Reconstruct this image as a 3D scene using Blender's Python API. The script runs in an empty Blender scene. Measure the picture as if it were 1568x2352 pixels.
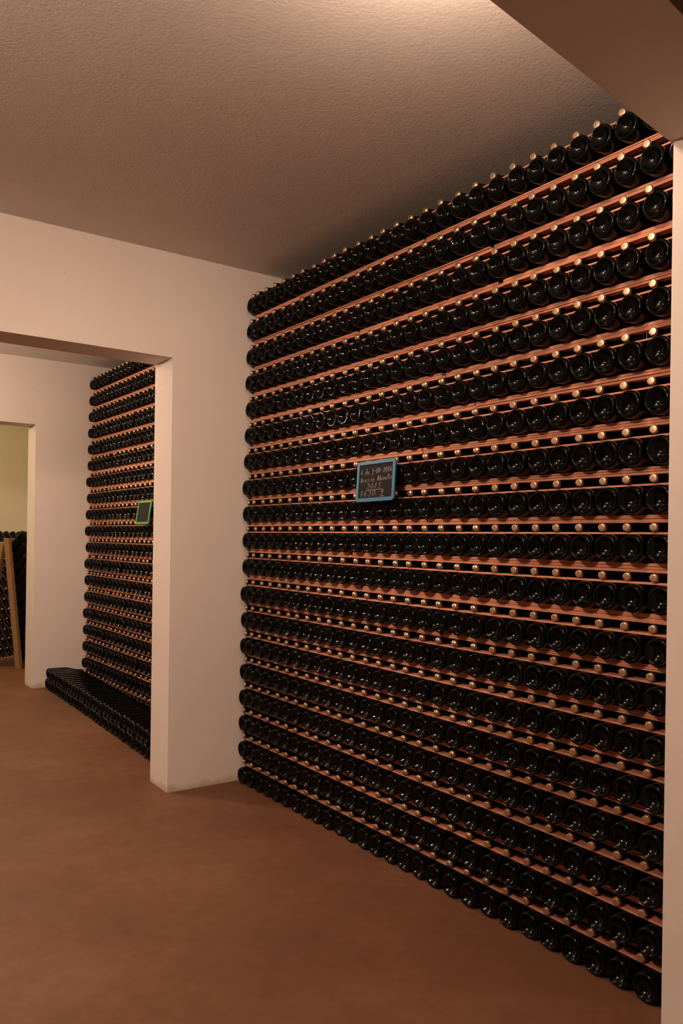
import bpy, math, random
import numpy as np
from mathutils import Vector, Matrix

random.seed(7)
S = bpy.context.scene
COL = S.collection
# ------------------------------------------------------------------ camera
W, H = 1568, 2352
F_PX, YAW, PITCH, ROLL = 1839.54, 0.615555, 0.034097, 0.017197
CAM = Vector((-2.16461, -1.44940, 1.36793))
fw = Vector((math.sin(YAW)*math.cos(PITCH), math.cos(YAW)*math.cos(PITCH), math.sin(PITCH)))
rt0 = Vector((math.cos(YAW), -math.sin(YAW), 0)); up0 = rt0.cross(fw)
rt = math.cos(ROLL)*rt0 + math.sin(ROLL)*up0
up = -math.sin(ROLL)*rt0 + math.cos(ROLL)*up0
cd = bpy.data.cameras.new('camera'); cam = bpy.data.objects.new('camera', cd); COL.objects.link(cam)
cd.sensor_fit = 'VERTICAL'; cd.sensor_height = 36.0; cd.lens = F_PX*36.0/H
cd.clip_start = 0.05; cd.clip_end = 60
M = Matrix((rt, up, -fw)).transposed().to_4x4(); M.translation = CAM
cam.matrix_world = M
S.camera = cam
# ------------------------------------------------------------------ view, world, lamps
S.view_settings.view_transform = 'Standard'; S.view_settings.look = 'None'
S.view_settings.gamma = 1.0; S.view_settings.use_curve_mapping = False
S.view_settings.exposure = 0.12
w = bpy.data.worlds.new('world'); S.world = w; w.use_nodes = True
w.node_tree.nodes['Background'].inputs[0].default_value = (1.0, 0.72, 0.5, 1)
w.node_tree.nodes['Background'].inputs[1].default_value = 0.02

def lamp(name, loc, power, color, radius=0.05):
    l = bpy.data.lights.new(name, 'POINT'); l.energy = power; l.color = color; l.shadow_soft_size = radius
    o = bpy.data.objects.new(name, l); o.location = loc; COL.objects.link(o); return o
WARM = (1.0, 0.735, 0.57)
lamp('cellar_light', (-0.95, -0.08, 2.74), 18, WARM, 0.05)
lamp('cellar_light', (-3.0, 0.1, 2.65), 125, WARM, 0.05)
sl = bpy.data.lights.new('added_wall_fill', 'SPOT'); sl.energy = 95; sl.color = WARM; sl.shadow_soft_size = 0.05  # added fill spot: lifts the far wall while sparing ceiling and beam
sl.spot_size = math.radians(80); sl.spot_blend = 0.8
so = bpy.data.objects.new('added_wall_fill', sl); so.location = (-2.4, 0.2, 2.5); COL.objects.link(so)
so.rotation_euler = (Vector((-0.2, 2.6, 0.9)) - so.location).to_track_quat('-Z', 'Y').to_euler()
lamp('cellar_light', (-1.5, 3.7, 2.60), 14, WARM, 0.05)
lamp('cellar_light', (-1.9, 4.6, 2.50), 84, WARM, 0.05)
lamp('cellar_light', (-1.2, 7.6, 2.60), 52, (1.0, 0.80, 0.38), 0.08)

# ------------------------------------------------------------------ materials
def mat(name):
    m = bpy.data.materials.new(name); m.use_nodes = True
    nt = m.node_tree; return m, nt, nt.nodes['Principled BSDF']
def N(nt, t, **k):
    n = nt.nodes.new(t)
    for a, b in k.items(): setattr(n, a, b)
    return n
def ramp(nt, fac, stops):
    r = N(nt, 'ShaderNodeValToRGB'); e = r.color_ramp.elements
    e[0].position, e[0].color = stops[0][0], (*stops[0][1], 1)
    e[1].position, e[1].color = stops[-1][0], (*stops[-1][1], 1)
    for p, c in stops[1:-1]:
        q = e.new(p); q.color = (*c, 1)
    nt.links.new(fac, r.inputs[0]); return r.outputs[0]
def noise(nt, scale, detail=4, vec=None, rough=0.55):
    n = N(nt, 'ShaderNodeTexNoise'); n.inputs['Scale'].default_value = scale; n.inputs['Detail'].default_value = detail
    n.inputs['Roughness'].default_value = rough
    if vec is not None: nt.links.new(vec, n.inputs['Vector'])
    return n.outputs[0]
def bump(nt, b, h, strength, dist):
    n = N(nt, 'ShaderNodeBump'); n.inputs['Strength'].default_value = strength; n.inputs['Distance'].default_value = dist
    nt.links.new(h, n.inputs['Height']); nt.links.new(n.outputs[0], b.inputs['Normal'])
def geo(nt): return N(nt, 'ShaderNodeNewGeometry').outputs['Position']

def plaster(name, c1, c2, bscale, bstr, grime=False):
    m, nt, b = mat(name); p = geo(nt)
    col = ramp(nt, noise(nt, 1.1, 5, p), [(0.3, c1), (0.7, c2)])
    if grime:                                         # dirty tide line just above the floor, and a few small knocks
        sx = N(nt, 'ShaderNodeSeparateXYZ'); nt.links.new(p, sx.inputs[0])
        ad = N(nt, 'ShaderNodeMath', operation='MULTIPLY_ADD'); ad.inputs[1].default_value = 0.10
        nt.links.new(noise(nt, 9, 5, p), ad.inputs[0]); nt.links.new(sx.outputs[2], ad.inputs[2])
        g1 = ramp(nt, ad.outputs[0], [(0.050, (0.66, 0.56, 0.48)), (0.085, (1, 1, 1))])
        v = N(nt, 'ShaderNodeTexVoronoi'); v.inputs['Scale'].default_value = 5.5; nt.links.new(p, v.inputs['Vector'])
        g2 = ramp(nt, v.outputs['Distance'], [(0.020, (0.55, 0.5, 0.45)), (0.040, (1, 1, 1))])
        for g, f in ((g1, 0.8), (g2, 0.5)):
            k = N(nt, 'ShaderNodeMix', data_type='RGBA', blend_type='MULTIPLY'); k.inputs[0].default_value = f
            nt.links.new(col, k.inputs[6]); nt.links.new(g, k.inputs[7]); col = k.outputs[2]
    nt.links.new(col, b.inputs['Base Color'])
    b.inputs['Roughness'].default_value = 0.85; b.inputs['Specular IOR Level'].default_value = 0.2
    bump(nt, b, noise(nt, bscale, 5, p), bstr, 0.004)
    return m
M_WALL = plaster('painted_plaster', (0.70, 0.62, 0.555), (0.76, 0.68, 0.61), 25, 0.25, True)
M_CEIL = plaster('rough_ceiling_plaster', (0.66, 0.60, 0.535), (0.72, 0.655, 0.59), 90, 0.42)

M_DIM = plaster('bounce_cutting_dark', (0.075, 0.05, 0.035), (0.11, 0.07, 0.05), 25, 0.25)  # out-of-view walls made dark to cut the light they bounce back

m, nt, b = mat('brown_concrete'); p = geo(nt)
c = ramp(nt, noise(nt, 1.6, 7, p, 0.6), [(0.28, (0.132, 0.062, 0.032)), (0.5, (0.172, 0.074, 0.037)), (0.74, (0.215, 0.106, 0.058))])
g2 = noise(nt, 14, 6, p, 0.65)
mx = N(nt, 'ShaderNodeMix', data_type='RGBA', blend_type='MULTIPLY'); mx.inputs[0].default_value = 0.5
nt.links.new(c, mx.inputs[6]); nt.links.new(ramp(nt, g2, [(0.3, (0.72, 0.72, 0.72)), (0.7, (1.1, 1.1, 1.1))]), mx.inputs[7])
# a few dark drips on the concrete
v = N(nt, 'ShaderNodeTexVoronoi'); v.inputs['Scale'].default_value = 2.3; nt.links.new(p, v.inputs['Vector'])
sp = ramp(nt, v.outputs['Distance'], [(0.018, (0.45, 0.42, 0.40)), (0.034, (1, 1, 1))])
mx2 = N(nt, 'ShaderNodeMix', data_type='RGBA', blend_type='MULTIPLY'); mx2.inputs[0].default_value = 0.8
nt.links.new(mx.outputs[2], mx2.inputs[6]); nt.links.new(sp, mx2.inputs[7])
nt.links.new(mx2.outputs[2], b.inputs['Base Color'])
b.inputs['Roughness'].default_value = 0.62; b.inputs['Specular IOR Level'].default_value = 0.3
bump(nt, b, g2, 0.25, 0.004)
M_FLOOR = m

m, nt, b = mat('dark_bottle_glass')
b.inputs['Base Color'].default_value = (0.0022, 0.0028, 0.0022, 1)
b.inputs['Roughness'].default_value = 0.03; b.inputs['IOR'].default_value = 1.42
b.inputs['Specular IOR Level'].default_value = 0.30
M_GLASS = m
m, nt, b = mat('gold_cap_metal')
b.inputs['Base Color'].default_value = (0.70, 0.485, 0.30, 1); b.inputs['Metallic'].default_value = 0.9
b.inputs['Roughness'].default_value = 0.36
M_CAP = m
m, nt, b = mat('pine_lath')
tc = N(nt, 'ShaderNodeTexCoord'); mp = N(nt, 'ShaderNodeMapping'); mp.inputs['Scale'].default_value = (60, 2.0, 90)
nt.links.new(tc.outputs['Object'], mp.inputs[0])
oi = N(nt, 'ShaderNodeObjectInfo'); ad = N(nt, 'ShaderNodeVectorMath', operation='ADD')
nt.links.new(mp.outputs[0], ad.inputs[0]); nt.links.new(oi.outputs['Random'], ad.inputs[1])
cc = ramp(nt, noise(nt, 1.5, 5, ad.outputs[0]), [(0.25, (0.50, 0.19, 0.100)), (0.5, (0.63, 0.255, 0.142)), (0.75, (0.70, 0.325, 0.19))])
hs = N(nt, 'ShaderNodeHueSaturation')
ml = N(nt, 'ShaderNodeMapRange'); ml.inputs['To Min'].default_value = 0.78; ml.inputs['To Max'].default_value = 1.12
nt.links.new(oi.outputs['Random'], ml.inputs[0]); nt.links.new(ml.outputs[0], hs.inputs['Value']); nt.links.new(cc, hs.inputs['Color'])
nt.links.new(hs.outputs[0], b.inputs['Base Color']); b.inputs['Roughness'].default_value = 0.7
M_WOOD = m
def plain(name, c, r=0.5, s=0.4):
    m, nt, b = mat(name); p = geo(nt)
    nt.links.new(ramp(nt, noise(nt, 30, 4, p), [(0.3, tuple(x*0.88 for x in c)), (0.7, tuple(min(1, x*1.08) for x in c))]), b.inputs['Base Color'])
    b.inputs['Roughness'].default_value = r; b.inputs['Specular IOR Level'].default_value = s; return m
M_BLUE = plain('blue_plastic', (0.008, 0.130, 0.250), 0.4)
M_GREEN = plain('green_plastic', (0.085, 0.36, 0.085), 0.4)
M_SLATE = plain('slate_black', (0.012, 0.010, 0.009), 0.7, 0.2)
M_CHALK = plain('chalk_white', (0.50, 0.46, 0.42), 0.9, 0.1)
M_FAINT = plain('rubbed_chalk', (0.12, 0.105, 0.095), 0.9, 0.1)
M_OAK = plain('worn_oak', (0.30, 0.165, 0.075), 0.6)
M_DARKWOOD = plain('dark_wood', (0.06, 0.035, 0.02), 0.6)
M_WIRE = plain('pale_thread', (0.6, 0.58, 0.5), 0.6)

# ------------------------------------------------------------------ helpers
def mesh(name, V, Fc, mats, fm=None, smooth=False):
    me = bpy.data.meshes.new(name)
    me.from_pydata([tuple(map(float, q)) for q in V], [], [tuple(int(i) for i in q) for q in Fc])
    for a in mats: me.materials.append(a)
    if fm is not None: me.polygons.foreach_set('material_index', np.asarray(fm, dtype=np.int32))
    if smooth: me.polygons.foreach_set('use_smooth', np.ones(len(me.polygons), dtype=bool))
    me.update(); return me
def link(name, me, parent=None, loc=None):
    o = bpy.data.objects.new(name, me); COL.objects.link(o)
    if parent: o.parent = parent
    if loc is not None: o.location = loc
    return o
def tag(o, label=None, cat=None, group=None, kind=None):
    if label: o['label'] = label
    if cat: o['category'] = cat
    if group: o['group'] = group
    if kind: o['kind'] = kind
    return o
BOXF = [(0,1,2,3), (7,6,5,4), (0,4,5,1), (1,5,6,2), (2,6,7,3), (3,7,4,0)]
class MB:
    def __init__(s): s.V = []; s.F = []
    def hexa(s, q):
        n = len(s.V); s.V += [tuple(a) for a in q]; s.F += [tuple(i+n for i in f) for f in BOXF]; return s
    def box(s, x0, x1, y0, y1, z0, z1):
        return s.hexa([(x0,y0,z0),(x0,y1,z0),(x1,y1,z0),(x1,y0,z0),(x0,y0,z1),(x0,y1,z1),(x1,y1,z1),(x1,y0,z1)])
    def tube(s, pts, r, seg=6):
        pts = [Vector(p) for p in pts]; n0 = len(s.V)
        for i, p in enumerate(pts):
            d = (pts[min(i+1, len(pts)-1)] - pts[max(i-1, 0)]).normalized()
            a = d.orthogonal().normalized(); c = d.cross(a)
            for k in range(seg):
                t = 2*math.pi*k/seg; s.V.append(tuple(p + r*(a*math.cos(t) + c*math.sin(t))))
        for i in range(len(pts)-1):
            for k in range(seg):
                a0 = n0+i*seg+k; b0 = n0+i*seg+(k+1) % seg; s.F.append((a0, b0, b0+seg, a0+seg))
        s.F.append(tuple(n0+k for k in range(seg))[::-1]); s.F.append(tuple(n0+(len(pts)-1)*seg+k for k in range(seg)))
        return s
    def build(s, name, m, parent=None, loc=None, bevel=0, smooth=False):
        o = link(name, mesh(name, s.V, s.F, [m], smooth=smooth), parent, loc)
        if bevel:
            b = o.modifiers.new('bevel', 'BEVEL'); b.width = bevel; b.segments = 2; b.limit_method = 'ANGLE'
        return o
def struct(name, mb, m):
    return tag(mb.build(name, m), kind='structure')

# ------------------------------------------------------------------ room shell
ZC, ZC2, Y1, Y1B, Y2, Y2B = 2.905, 2.94, 2.60, 2.84, 5.95, 6.20
XL, XR, XB = -5.2, 0.62, 0.82
ZB = 2.513
struct('floor', MB().box(XL-0.2, XB, -4.6, 12.2, -0.12, 0.0), M_FLOOR)
struct('ceiling', MB().box(XL-0.2, XB, -4.6, Y1B-0.1, ZC, ZC+0.15), M_CEIL)
struct('ceiling', MB().box(XL-0.2, XB, Y1B-0.1, 12.2, ZC2, ZC2+0.15), M_CEIL)
struct('wall_right', MB().box(XR, XB, -4.6, 12.2, 0, ZC2), M_WALL)
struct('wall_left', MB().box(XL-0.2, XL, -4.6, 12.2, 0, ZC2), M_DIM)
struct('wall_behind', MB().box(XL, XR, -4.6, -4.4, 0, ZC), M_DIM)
def door_wall(name, ya, yb, xj_b, xj_t, zt, zc, xl, xn=0.0):
    # wall with one opening from xl to the jamb on the right, header above
    mb = MB()
    mb.hexa([(xj_b,ya,0),(xj_b,yb,0),(xn,yb,0),(xn,ya,0),(xj_t,ya,zt),(xj_t,yb,zt),(xn,yb,zt),(xn,ya,zt)])
    mb.box(xl, xn, ya, yb, zt, zc)
    mb.box(XL, xl, ya, yb, 0, zc)
    return struct(name, mb, M_WALL)
door_wall('wall_far', Y1, Y1B, -0.407, -0.437, 2.335, ZC, -3.6, XR)
door_wall('wall_far_room', Y2, Y2B, -0.255, -0.29, 2.347, ZC2, -2.4, XR)
struct('wall_end', MB().box(XL, XR, 9.6, 9.8, 0, ZC2), M_WALL)
# pillar and beam in front of the near end of the stack
struct('trim_pillar', MB().hexa([(-0.12,-0.52,0),(-0.12,-0.128,0),(-0.02,-0.128,0),(-0.02,-0.52,0),
                                 (-0.12,-0.52,ZB),(-0.12,-0.158,ZB),(-0.02,-0.158,ZB),(-0.02,-0.52,ZB)]), M_WALL)
def beam_y(x, far):
    return (-0.150 + (x+0.119)*(0.118/0.849)) if far else (-0.482 + (x+0.599)*(0.010/0.069))
q = []
for z in (ZB, ZC):
    q += [(XL, beam_y(XL, 0), z), (XL, beam_y(XL, 1), z), (0.0, beam_y(0.0, 1), z), (0.0, beam_y(0.0, 0)+0.0, z)]
struct('trim_beam', MB().hexa(q), M_WALL)
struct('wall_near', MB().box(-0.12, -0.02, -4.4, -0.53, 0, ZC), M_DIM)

# ------------------------------------------------------------------ bottle geometry (axis +X, base at 0)
PROFILE = [(0.0245,0.0004),(0.0239,0.0060),(0.0222,0.0115),(0.0194,0.0175),(0.0156,0.0230),(0.0106,0.0280),(0.0056,0.0318),(0.0018,0.0344),(0.0003,0.0362),
           (0.0,0.0376),(0.0008,0.0398),(0.0030,0.0421),(0.0065,0.0436),(0.0115,0.0442),(0.080,0.0442),(0.140,0.0441),
           (0.156,0.0434),(0.172,0.0412),(0.190,0.0370),(0.208,0.0315),(0.226,0.0262),(0.246,0.0205),(0.268,0.0162),
           (0.290,0.0137),(0.302,0.0127),(0.3030,0.0133),(0.3085,0.0133),(0.3090,0.0120),(0.314,0.0118),(0.3145,0.0006)]
CAPP = [(0.3088,0.0128),(0.3086,0.0136),(0.3098,0.0139),(0.3155,0.0134),(0.3184,0.0126),(0.3193,0.0114),(0.3196,0.0090),(0.3196,0.0006)]
PLOW = [(0.0245,0.0004),(0.0222,0.0115),(0.0156,0.0230),(0.0060,0.0315),(0.0,0.0370),(0.0025,0.0418),(0.0110,0.0442),(0.142,0.0442),
        (0.172,0.0412),(0.205,0.0325),(0.246,0.0205),(0.290,0.0138),(0.309,0.0130)]
CLOW = [(0.3086,0.0138),(0.3155,0.0134),(0.3193,0.0115),(0.3196,0.0006)]
def lathe(prof, seg):
    V = []; Fc = []
    for x, r in prof:
        for k in range(seg):
            t = 2*math.pi*k/seg; V.append((x, r*math.cos(t), r*math.sin(t)))
    for i in range(len(prof)-1):
        for k in range(seg):
            a = i*seg+k; b = i*seg+(k+1) % seg; Fc.append((a, a+seg, b+seg, b))
    return np.array(V), np.array(Fc)
Vb, Fb = lathe(PROFILE, 36); Vc, Fcap = lathe(CAPP, 28)
GLASS_ME = mesh('champagne_bottle', Vb, Fb, [M_GLASS], smooth=True)
CAP_ME = mesh('crown_cap', Vc, Fcap, [M_CAP], smooth=True)
def low_unit(seg):
    a, fa = lathe(PLOW, seg); c, fc = lathe(CLOW, seg)
    return np.vstack([a, c]), np.vstack([fa, fc+len(a)]), np.array([0]*len(fa)+[1]*len(fc))
def batch(name, mats4, seg, parts=('all',)):
    Vu, Fu, mu = low_unit(seg)
    n = len(Vu); VV = []; FF = []; MM = []
    H4 = np.hstack([Vu, np.ones((n, 1))])
    for k, m4 in enumerate(mats4):
        VV.append((H4 @ np.array(m4).T)[:, :3]); FF.append(Fu + k*n); MM.append(mu)
    V = np.vstack(VV).astype(np.float32); Fx = np.vstack(FF).astype(np.int32); Mx = np.concatenate(MM).astype(np.int32)
    me = bpy.data.meshes.new(name); me.vertices.add(len(V)); me.vertices.foreach_set('co', V.ravel())
    me.loops.add(Fx.size); me.loops.foreach_set('vertex_index', Fx.ravel())
    me.polygons.add(len(Fx)); me.polygons.foreach_set('loop_start', np.arange(0, Fx.size, 4, dtype=np.int32))
    me.polygons.foreach_set('loop_total', np.full(len(Fx), 4, dtype=np.int32))
    me.materials.append(M_GLASS); me.materials.append(M_CAP)
    me.polygons.foreach_set('material_index', Mx); me.polygons.foreach_set('use_smooth', np.ones(len(Fx), dtype=bool))
    me.update(calc_edges=True); me.validate()
    return link(name, me)

def m_out(x, y, z, a=0.0, b=0.0, spin=0.0):          # base faces the room (-X)
    return Matrix.Translation((x, y, z)) @ Matrix.Rotation(a, 4, 'Z') @ Matrix.Rotation(b, 4, 'Y') @ Matrix.Rotation(spin, 4, 'X')
YAWN, TILT = 0.147, 0.038
def m_neck(x, y, z, a=0.0, b=0.0, spin=0.0):         # cap faces the room, cap face at (x, y, z), body runs away and aside
    ax = Vector((math.cos(YAWN+a), math.sin(YAWN+a), math.tan(TILT+b))).normalized()
    base = Vector((x, y, z)) + ax*0.3196
    R = (-ax).to_track_quat('X', 'Z').to_matrix().to_4x4()
    return Matrix.Translation(base) @ R @ Matrix.Rotation(spin, 4, 'X')

# ------------------------------------------------------------------ the main stack, measured row by row
PROF = {-2:-0.204,-1:-0.107,0:-0.0088,1:0.0882,2:0.1795,3:0.2710,4:0.3655,5:0.4595,6:0.5530,7:0.6530,8:0.7515,9:0.8505,10:0.9510,11:1.0475,12:1.1420,
        13:1.2360,14:1.3325,15:1.4290,16:1.5255,17:1.6225,18:1.7195,19:1.8150,20:1.9105,21:2.0070,22:2.1035,23:2.1980,24:2.2930,25:2.3870,26:2.4800,27:2.5730}
# rows from the floor: (y of cap 0, z of cap 0, y of cap 26, z of cap 26)
ROWS = [(0.0315,0.1120,2.4638,0.1156),(0.0248,0.2500,2.4669,0.2580),(0.0226,0.3935,2.4731,0.4010),(0.0158,0.5340,2.4790,0.5430),
        (0.0090,0.6745,2.4881,0.6850),(0.0038,0.8185,2.4880,0.8290),(0.0015,0.9650,2.4870,0.9730),(-0.0023,1.1104,2.4862,1.1180),
        (-0.0090,1.2660,2.4861,1.2700),(-0.0088,1.4206,2.4783,1.4174),(-0.0077,1.5710,2.4860,1.5655),(-0.0055,1.7206,2.4900,1.7130),
        (0.0026,1.8715,2.4940,1.8605),(-0.0012,2.0236,2.4951,2.0084),(-0.0020,2.1735,2.4964,2.1564),(0.0031,2.3204,2.4963,2.3055),
        (0.0099,2.4705,2.4965,2.4531),(0.0200,2.6170,2.5000,2.6011),(0.0180,2.7600,2.5000,2.7490)]
NR = len(ROWS)
def cap_pos(r, i):
    y0, z0, y1, z1 = ROWS[r]
    t = (PROF[i]-PROF[0])/(PROF[26]-PROF[0])
    y, z = y0 + t*(y1-y0), z0 + t*(z1-z0)
    k = (XCAP-CAM.x)/(0.017-CAM.x)                    # rows were measured at the plane x = 0.017
    return min(CAM.y + k*(y-CAM.y), 2.575), max(z + (z-CAM.z)*(k-1), DZB+0.0447)
XCAP, DY = 0.026, 0.033
DZB = 0.0660                                          # cap axis above the base-outward axis below it
ORD = ['first','second','third','fourth','fifth','sixth','seventh','eighth','ninth','tenth','eleventh','twelfth','thirteenth',
       'fourteenth','fifteenth','sixteenth','seventeenth','eighteenth','nineteenth','twentieth']
def rowname(r):
    return ORD[r]+' row from floor' if r < 12 else (ORD[NR-1-r]+' row from top' if r < NR-1 else 'topmost row')
def col_first(r):                                     # first column whose base shows beside the pillar
    return 1 if r == NR-1 else 0
rest = []; n_out = n_neck = 0
proto_out = proto_neck = None
for r in range(NR):
    for i in range(-2, 28):
        cy, cz = cap_pos(r, i)
        j = random.gauss
        Mo = m_out(max(-0.006, min(0.006, j(0, 0.0025))), min(cy-DY+max(-0.0015, min(0.0015, j(0, 0.001))), 2.5545), cz-DZB, j(0, 0.004), 0, random.random()*6)
        side = min(0.047, -0.045+0.0073*(27-i))       # the bodies straighten up towards the far wall
        Mn = m_neck(XCAP+j(0, 0.0025), min(cy+j(0, 0.0012), 2.575), cz, side/0.3196-YAWN+(j(0, 0.004) if i < 26 else 0), j(0, 0.003), random.random()*6)
        single = col_first(r) <= i <= 7 and not (i == 7 and r == 0)
        if not single:
            rest.append(Mo)
            rest.append(Mn); continue
        k = i - col_first(r)
        where = '%s from the right pillar in the %s' % (ORD[k], rowname(r))
        if proto_out is None:
            o = proto_out = link('champagne_bottle', GLASS_ME)
        else:
            o = proto_out.copy(); COL.objects.link(o)
        o.matrix_world = Mo
        tag(o, 'dark bottle base, ' + where, 'bottle', 'bottles lying base outward in the main stack'); n_out += 1
        if proto_neck is None:
            o = proto_neck = link('champagne_bottle', GLASS_ME); c = proto_cap = link('crown_cap', CAP_ME, o)
            c['label'] = 'gold metal crown cap'
        else:
            o = proto_neck.copy(); COL.objects.link(o); c = proto_cap.copy(); c.parent = o; COL.objects.link(c)
        o.matrix_world = Mn
        tag(o, 'gold-capped bottle neck, ' + where, 'bottle', 'bottles lying neck outward in the main stack'); n_neck += 1
tag(batch('champagne_bottle', rest, 20), 'left two thirds of the main bottle stack, dark bases and gold caps', 'bottles',
    'rest of the bottles in the main stack', 'stuff')

# ------------------------------------------------------------------ laths
def lath(name, x0, x1, ya, yb, za, zb, ha, hb, label, group):
    """one wooden strip from ya to yb; za/zb underside heights, ha/hb thicknesses"""
    g = 0.0005
    mb = MB().hexa([(x0,ya,za+g),(x0,yb,zb+g),(x1,yb,zb+g),(x1,ya,za+g),(x0,ya,za+ha-g),(x0,yb,zb+hb-g),(x1,yb,zb+hb-g),(x1,ya,za+ha-g)])
    c = Vector((0.5*(x0+x1), 0.5*(ya+yb), 0.5*(za+zb)))
    mb.V = [tuple(Vector(v)-c) for v in mb.V]
    o = mb.build(name, M_WOOD, loc=c, bevel=0.0008)
    return tag(o, label, 'lath', group)
YA, YB = -0.235, 2.575
LAYER = ['bottom','middle','top']
def zline(r, y, dz):                                  # height of the cap line of row r at y
    y0, z0, y1, z1 = ROWS[r]
    z = z0 + (y-y0)/(y1-y0)*(z1-z0)
    k = (XCAP-CAM.x)/(0.017-CAM.x)
    return max(z + (z-CAM.z)*(k-1), DZB+0.0447) + dz
for r in range(NR):
    # thin strip under the necks
    cuts = sorted(random.uniform(0.5, 2.2) for _ in range(1)) if r % 3 else []
    ys = [YA] + cuts + [YB]
    for a in range(len(ys)-1):
        y0, y1 = ys[a]+0.001, ys[a+1]-0.001
        za, zb = zline(r, y0, -0.0215), zline(r, y1, -0.0215)
        part = '' if len(ys) == 2 else (', right piece' if a == 0 else ', left piece')
        lath('wooden_lath', 0.040+random.uniform(-.003,.003), 0.082, y0, y1, za, zb, 0.0074, 0.0074,
             'thin pinkish wooden lath under the gold-capped necks, %s%s' % (rowname(r), part), 'thin laths of the main stack')
    if r == NR-1: continue
    # thick packing on top of the necks: one batten, or two or three strips
    cuts = [random.uniform(0.55, 1.1), random.uniform(1.5, 2.1)] if r % 2 else [random.uniform(0.25, 2.1)]
    ys = [YA] + cuts + [YB]
    for a in range(len(ys)-1):
        n = random.choice([2, 3, 3]) if a == 0 else random.choice([1, 2, 2, 3])
        y0, y1 = ys[a]+0.0012, ys[a+1]-0.0012
        lo0, lo1 = zline(r, y0, 0.0146), zline(r, y1, 0.0146)
        hi0, hi1 = zline(r+1, y0, -DZB-0.0446), zline(r+1, y1, -DZB-0.0446)
        t0, t1 = (hi0-lo0)/n, (hi1-lo1)/n
        for k in range(n):
            e0 = random.uniform(0, 0.03) if (k and a) else 0
            seg = ['right','left'][a] if len(ys) == 3 else ['right','middle','left'][a]
            ly = 'single' if n == 1 else (['lower','upper'][k] if n == 2 else LAYER[k])
            f = e0/(y1-y0)
            lath('wooden_lath', 0.050+random.uniform(-.004,.003), 0.082, y0+e0, y1, lo0+k*t0+f*((lo1+k*t1)-(lo0+k*t0)), lo1+k*t1, t0+f*(t1-t0), t1,
                 '%s wooden lath above the caps, %s, %s stretch' % (ly, rowname(r), seg), 'thick laths of the main stack')

# ------------------------------------------------------------------ slates hung on the stacks
def strokes(mb, lines, w, h, r, x):
    for ln in lines:
        pts = [Vector((x, -(u-0.5)*w, (v-0.5)*h)) for u, v in ln]
        if len(pts) > 1: mb.tube(pts, r, 5)
GL = {'0': [[(.5,1),(.15,.75),(.1,.3),(.4,0),(.8,.15),(.9,.6),(.5,1)]],
      '1': [[(.3,.75),(.6,1),(.5,0)]],
      '2': [[(.1,.8),(.4,1),(.75,.85),(.7,.55),(.1,.05),(.9,.05)]],
      '3': [[(.1,.9),(.6,1),(.8,.75),(.4,.55),(.85,.3),(.5,0),(.1,.1)]],
      '5': [[(.95,1),(.4,.95),(.3,.6),(.7,.6),(.8,.25),(.5,0),(.1,.05)]],
      '6': [[(.6,1),(.25,.6),(.1,.2),(.4,0),(.8,.15),(.7,.45),(.2,.4)]],
      '8': [[(.7,.85),(.4,1),(.2,.8),(.75,.3),(.5,0),(.15,.2),(.7,.85)]],
      '9': [[(.7,.8),(.4,1),(.15,.75),(.4,.55),(.7,.8),(.6,.1),(.3,-.35)]],
      '-': [[(.2,.45),(.8,.5)]], '.': [[(.4,.05),(.55,.1)]],
      'd': [[(.7,.5),(.3,.55),(.1,.2),(.4,0),(.7,.3)],[(.75,1.15),(.7,.1),(.9,0)]],
      'l': [[(.5,1.15),(.4,.1),(.7,0)]],
      'u': [[(.1,.55),(.15,.05),(.5,.05),(.7,.55),(.7,.05),(.9,0)]],
      'a': [[(.7,.5),(.3,.55),(.1,.2),(.4,0),(.7,.3),(.7,.5),(.75,.05),(.95,.05)]],
      'e': [[(.1,.3),(.7,.35),(.5,.6),(.15,.4),(.25,.05),(.8,.1)]],
      's': [[(.75,.55),(.3,.5),(.65,.2),(.2,0)]],
      'o': [[(.45,.6),(.1,.4),(.15,.05),(.6,0),(.8,.35),(.45,.6)]],
      't': [[(.5,1.1),(.35,.1),(.6,0)],[(.1,.7),(.8,.75)]],
      'b': [[(.2,1.1),(.15,0),(.6,.05),(.7,.4),(.2,.45)]],
      'v': [[(.1,.55),(.35,0),(.75,.6)]],
      'r': [[(.15,.55),(.2,0)],[(.2,.35),(.5,.6),(.75,.5)]],
      'x': [[(.1,.55),(.8,0)],[(.75,.6),(.1,0)]],
      'A': [[(.05,0),(.3,.9),(.5,1),(.75,0)],[(.15,.4),(.7,.4)]],
      'Q': [[(.5,1),(.1,.7),(.2,.15),(.6,.05),(.85,.4),(.75,.85),(.45,1)],[(.5,.3),(.95,-.15)]],
      'g': [[(.6,.75),(.25,.95),(.1,.65),(.45,.5),(.7,.8),(.75,1.0),(.6,.3),(.2,-.2),(.15,-.3),(.6,-.05),(1.0,-.25)]]}
def write(mb, text, u0, v0, cw, ch, w, h, r, x, slope=0.0):
    u = u0
    for c in text:
        if c != ' ':
            for st in GL.get(c, []):
                strokes(mb, [[(u+(a+0.12*b)*cw*0.85, v0+b*ch+slope*(u-u0)) for a, b in st]], w, h, r, x)
        u += cw
def rounded(w, h, r, n=5):
    out = []
    for cx, cy, a0 in ((w/2-r, h/2-r, 0), (-w/2+r, h/2-r, 90), (-w/2+r, -h/2+r, 180), (w/2-r, -h/2+r, 270)):
        for k in range(n+1):
            a = math.radians(a0+90*k/n); out.append((cx+r*math.cos(a), cy+r*math.sin(a)))
    return out
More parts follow.
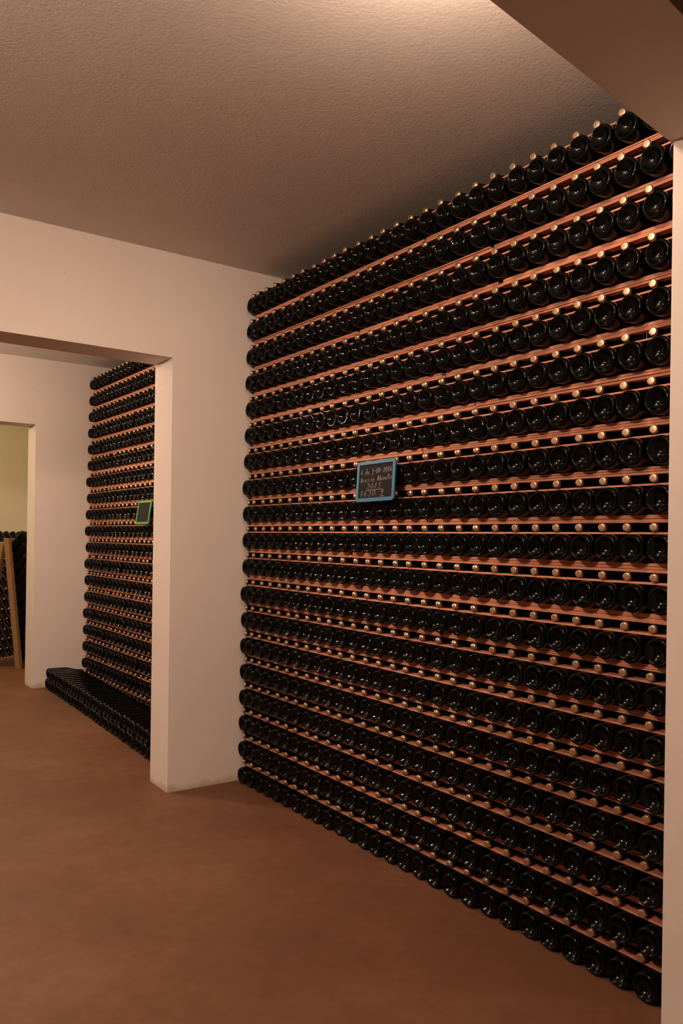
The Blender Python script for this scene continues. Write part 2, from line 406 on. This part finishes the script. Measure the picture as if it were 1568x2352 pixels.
def slate(name, w, h, bw, frame_m, loc, lean, roll, label):
    root = bpy.data.objects.new(name, None); COL.objects.link(root)
    tag(root, label, 'slate')
    o1 = rounded(w, h, 0.016); o2 = rounded(w-2*bw, h-2*bw, 0.005); n = len(o1); V = []; Fc = []
    for x in (-0.008, 0.0):
        V += [(x, -a, b) for a, b in o1] + [(x, -a, b) for a, b in o2]
    for k in range(n):
        l = (k+1) % n
        Fc += [(k, l, n+l, n+k), (2*n+k, 3*n+k, 3*n+l, 2*n+l), (k, 2*n+k, 2*n+l, l), (n+k, n+l, 3*n+l, 3*n+k)]
    f = link('frame', mesh('frame', V, Fc, [frame_m]), root)
    b = f.modifiers.new('bevel', 'BEVEL'); b.width = 0.0015; b.segments = 2; b.limit_method = 'ANGLE'
    MB().box(-0.004, -0.001, -(w/2-bw*0.8), (w/2-bw*0.8), -(h/2-bw*0.8), (h/2-bw*0.8)).build('writing_surface', M_SLATE, root)
    root.matrix_world = Matrix.Translation(loc) @ Matrix.Rotation(lean, 4, 'Y') @ Matrix.Rotation(roll, 4, 'X')
    return root
bs = slate('chalk_slate', 0.270, 0.182, 0.017, M_BLUE, (-0.026, 1.315, 1.626), 0.06, -0.012,
           'blue-framed chalk slate with handwriting, hung on the main bottle stack')
ww, hh = 0.236, 0.148
for text, args in (('6 du 9-08-2016', (0.04, 0.71, 0.067, 0.15, 0.03)), ('Avesso Abouto', (0.04, 0.47, 0.073, 0.15, 0.05)),
                   ('2015', (0.24, 0.27, 0.11, 0.16, 0.05)), ('1650 g', (0.03, 0.05, 0.125, 0.17, 0.02))):
    mb = MB()
    write(mb, text, args[0], args[1], args[2], args[3], ww, hh, 0.0009, -0.0046, args[4])
    if text == '2015': strokes(mb, [[(0.24, 0.225), (0.70, 0.245)]], ww, hh, 0.0009, -0.0046)
    mb.build('chalk_line', M_CHALK, bs)['label'] = 'line of white chalk handwriting'
gs = slate('chalk_slate', 0.262, 0.182, 0.017, M_GREEN, (0.125, 4.383, 1.546), 0.13, 0.0,
           'green-framed chalk slate hung on the bottle stack of the far room')
for k, (u0, u1, v) in enumerate(((0.1, 0.75, 0.80), (0.1, 0.9, 0.63), (0.15, 0.85, 0.40), (0.3, 0.6, 0.22), (0.05, 0.7, 0.12))):
    pts = []; u = u0; mb = MB()
    while u < u1:
        pts.append((u, v + (0.035 if len(pts) % 2 else -0.03) * random.uniform(.5, 1.2))); u += random.uniform(.02, .04)
    strokes(mb, [pts], ww, hh, 0.0009, -0.0046)
    mb.build('chalk_line', M_FAINT, gs)['label'] = 'line of faint rubbed chalk writing'

# ------------------------------------------------------------------ the stack in the far room
THREAD = (0.026, 2.026)
X2, P2, S2 = 0.155, 0.1488, 0.0955
def cap2(r, i): return 5.865 - i*S2, 0.130 + r*P2
mats = []
for r in range(NR):
    for i in range(0, 31):
        cy, cz = cap2(r, i); j = random.gauss
        mats.append(m_out(X2+j(0, .003), cy-DY+j(0, .001), cz-DZB, j(0, .004), 0, random.random()*6))
        side = min(0.045, -0.012+0.0066*i)
        mats.append(m_neck(X2+XCAP+j(0, .003), cy+j(0, .0015), cz, side/0.3196-YAWN, j(0, .003), 0))
tag(batch('champagne_bottle', mats, 14), 'wall-high stack of dark gold-capped bottles in the room beyond the doorway', 'bottles',
    'bottles in the far room stack', 'stuff')
ya, yb = 5.865-30*S2-0.06, 5.94
for r in range(NR):
    z = 0.130 + r*P2
    lath('wooden_lath', X2+0.040, X2+0.082, ya, yb, z-0.0215, z-0.0215, 0.0074, 0.0074,
         'thin lath under the necks, %s of the far room stack' % rowname(r), 'thin laths of the far room stack')
    if r < NR-1:
        lath('wooden_lath', X2+0.050, X2+0.082, ya, yb, z+0.0146, z+0.0146, P2-DZB-0.0446-0.0146, P2-DZB-0.0446-0.0146,
             'thick lath above the caps, %s of the far room stack' % rowname(r), 'thick laths of the far room stack')
# low pile lying in front of it
mats = []
for lay in range(2):
    for k in range(33):
        y = 5.900 - k*0.0895
        if y < 2.95: continue
        x = -0.150 - (5.9-y)*0.041
        if lay: y -= 0.012
        mats.append(m_out(x+random.gauss(0, .003), y, 0.0446+lay*0.0888, random.gauss(0, .004), 0, random.random()*6))
tag(batch('champagne_bottle', mats, 20), 'low two-high pile of dark bottles on the floor before the far room stack', 'bottles',
    'bottles piled on the far room floor', 'stuff')

# ------------------------------------------------------------------ riddling rack seen through the second doorway
RO = Vector((-0.075, 7.13, 0.0)); ang = math.radians(38)
ru = Vector((math.cos(ang), math.sin(ang), 0)); rn = Vector((ru.y, -ru.x, 0))
root = bpy.data.objects.new('riddling_rack', None); COL.objects.link(root); root.location = RO
tag(root, 'leaning wooden riddling rack full of dark bottles behind the second doorway', 'rack')
LEAN = -0.115; HR = 1.33
def rp(u, s, d):                                      # along the board, up the board, out of the board
    up_ = Vector((0, 0, 1)) + LEAN*Vector((1, 0, 0)); up_.normalize()
    return ru*u + up_*s + rn*d
def rbox(u0, u1, s0, s1, d0, d1):
    return MB().hexa([rp(u0,s0,d0), rp(u0,s0,d1), rp(u1,s0,d1), rp(u1,s0,d0), rp(u0,s1,d0), rp(u0,s1,d1), rp(u1,s1,d1), rp(u1,s1,d0)])
rbox(0.0, 0.62, 0.05, HR, -0.025, 0.0).build('board', M_OAK, root, bevel=0.003)
rbox(-0.035, 0.012, 0.0, HR, -0.03, 0.028).build('edge_post', M_OAK, root, bevel=0.003)
rbox(0.0, 0.62, 0.0, 0.05, -0.03, 0.05).build('foot_rail', M_DARKWOOD, root, bevel=0.003)
def bp(u, s, d):                                      # the same for the board that leans the other way
    top = rp(0, HR, -0.045); foot = -rn*0.50
    e = (top-foot).normalized(); n2 = -(e.cross(ru)).normalized()
    if n2.dot(rn) > 0: n2 = -n2
    return foot + ru*u + e*s + n2*d
def bbox(u0, u1, s0, s1, d0, d1):
    return MB().hexa([bp(u0,s0,d0), bp(u0,s0,d1), bp(u1,s0,d1), bp(u1,s0,d0), bp(u0,s1,d0), bp(u0,s1,d1), bp(u1,s1,d1), bp(u1,s1,d0)])
bbox(0.0, 0.62, 0.05, HR, -0.025, 0.0).build('board', M_OAK, root, bevel=0.003)
bbox(-0.035, 0.012, 0.0, HR, -0.03, 0.028).build('edge_post', M_OAK, root, bevel=0.003)
mats = []
for c in range(6):
    for k in range(11):
        pos = RO + rp(0.068 + c*0.100, 0.265 + k*0.112, 0.150)
        ax = (-rn*0.62 - Vector((0, 0, 1))*0.78).normalized()
        mats.append(Matrix.Translation(pos) @ ax.to_track_quat('X', 'Z').to_matrix().to_4x4())
        pos = RO + bp(0.068 + c*0.100, 0.265 + k*0.112, 0.150)
        ax = (rn*0.62 - Vector((0, 0, 1))*0.78).normalized()
        mats.append(Matrix.Translation(pos) @ ax.to_track_quat('X', 'Z').to_matrix().to_4x4())
tag(batch('champagne_bottle', mats, 20), 'dark bottles standing necks down in the leaning riddling rack', 'bottles', 'bottles in the riddling rack', 'stuff')
# a pale thread caught between two caps of the main stack
tag(MB().tube([(0.030, THREAD[0], THREAD[1]), (0.030, THREAD[0]+0.0004, THREAD[1]-0.010), (0.030, THREAD[0], THREAD[1]-0.021)], 0.0005, 5).build('thread', M_WIRE),
    'pale thread hanging beside a gold cap near the right pillar, seventh gap from top', 'thread')
print('COUNTS', n_out, n_neck, len(rest))
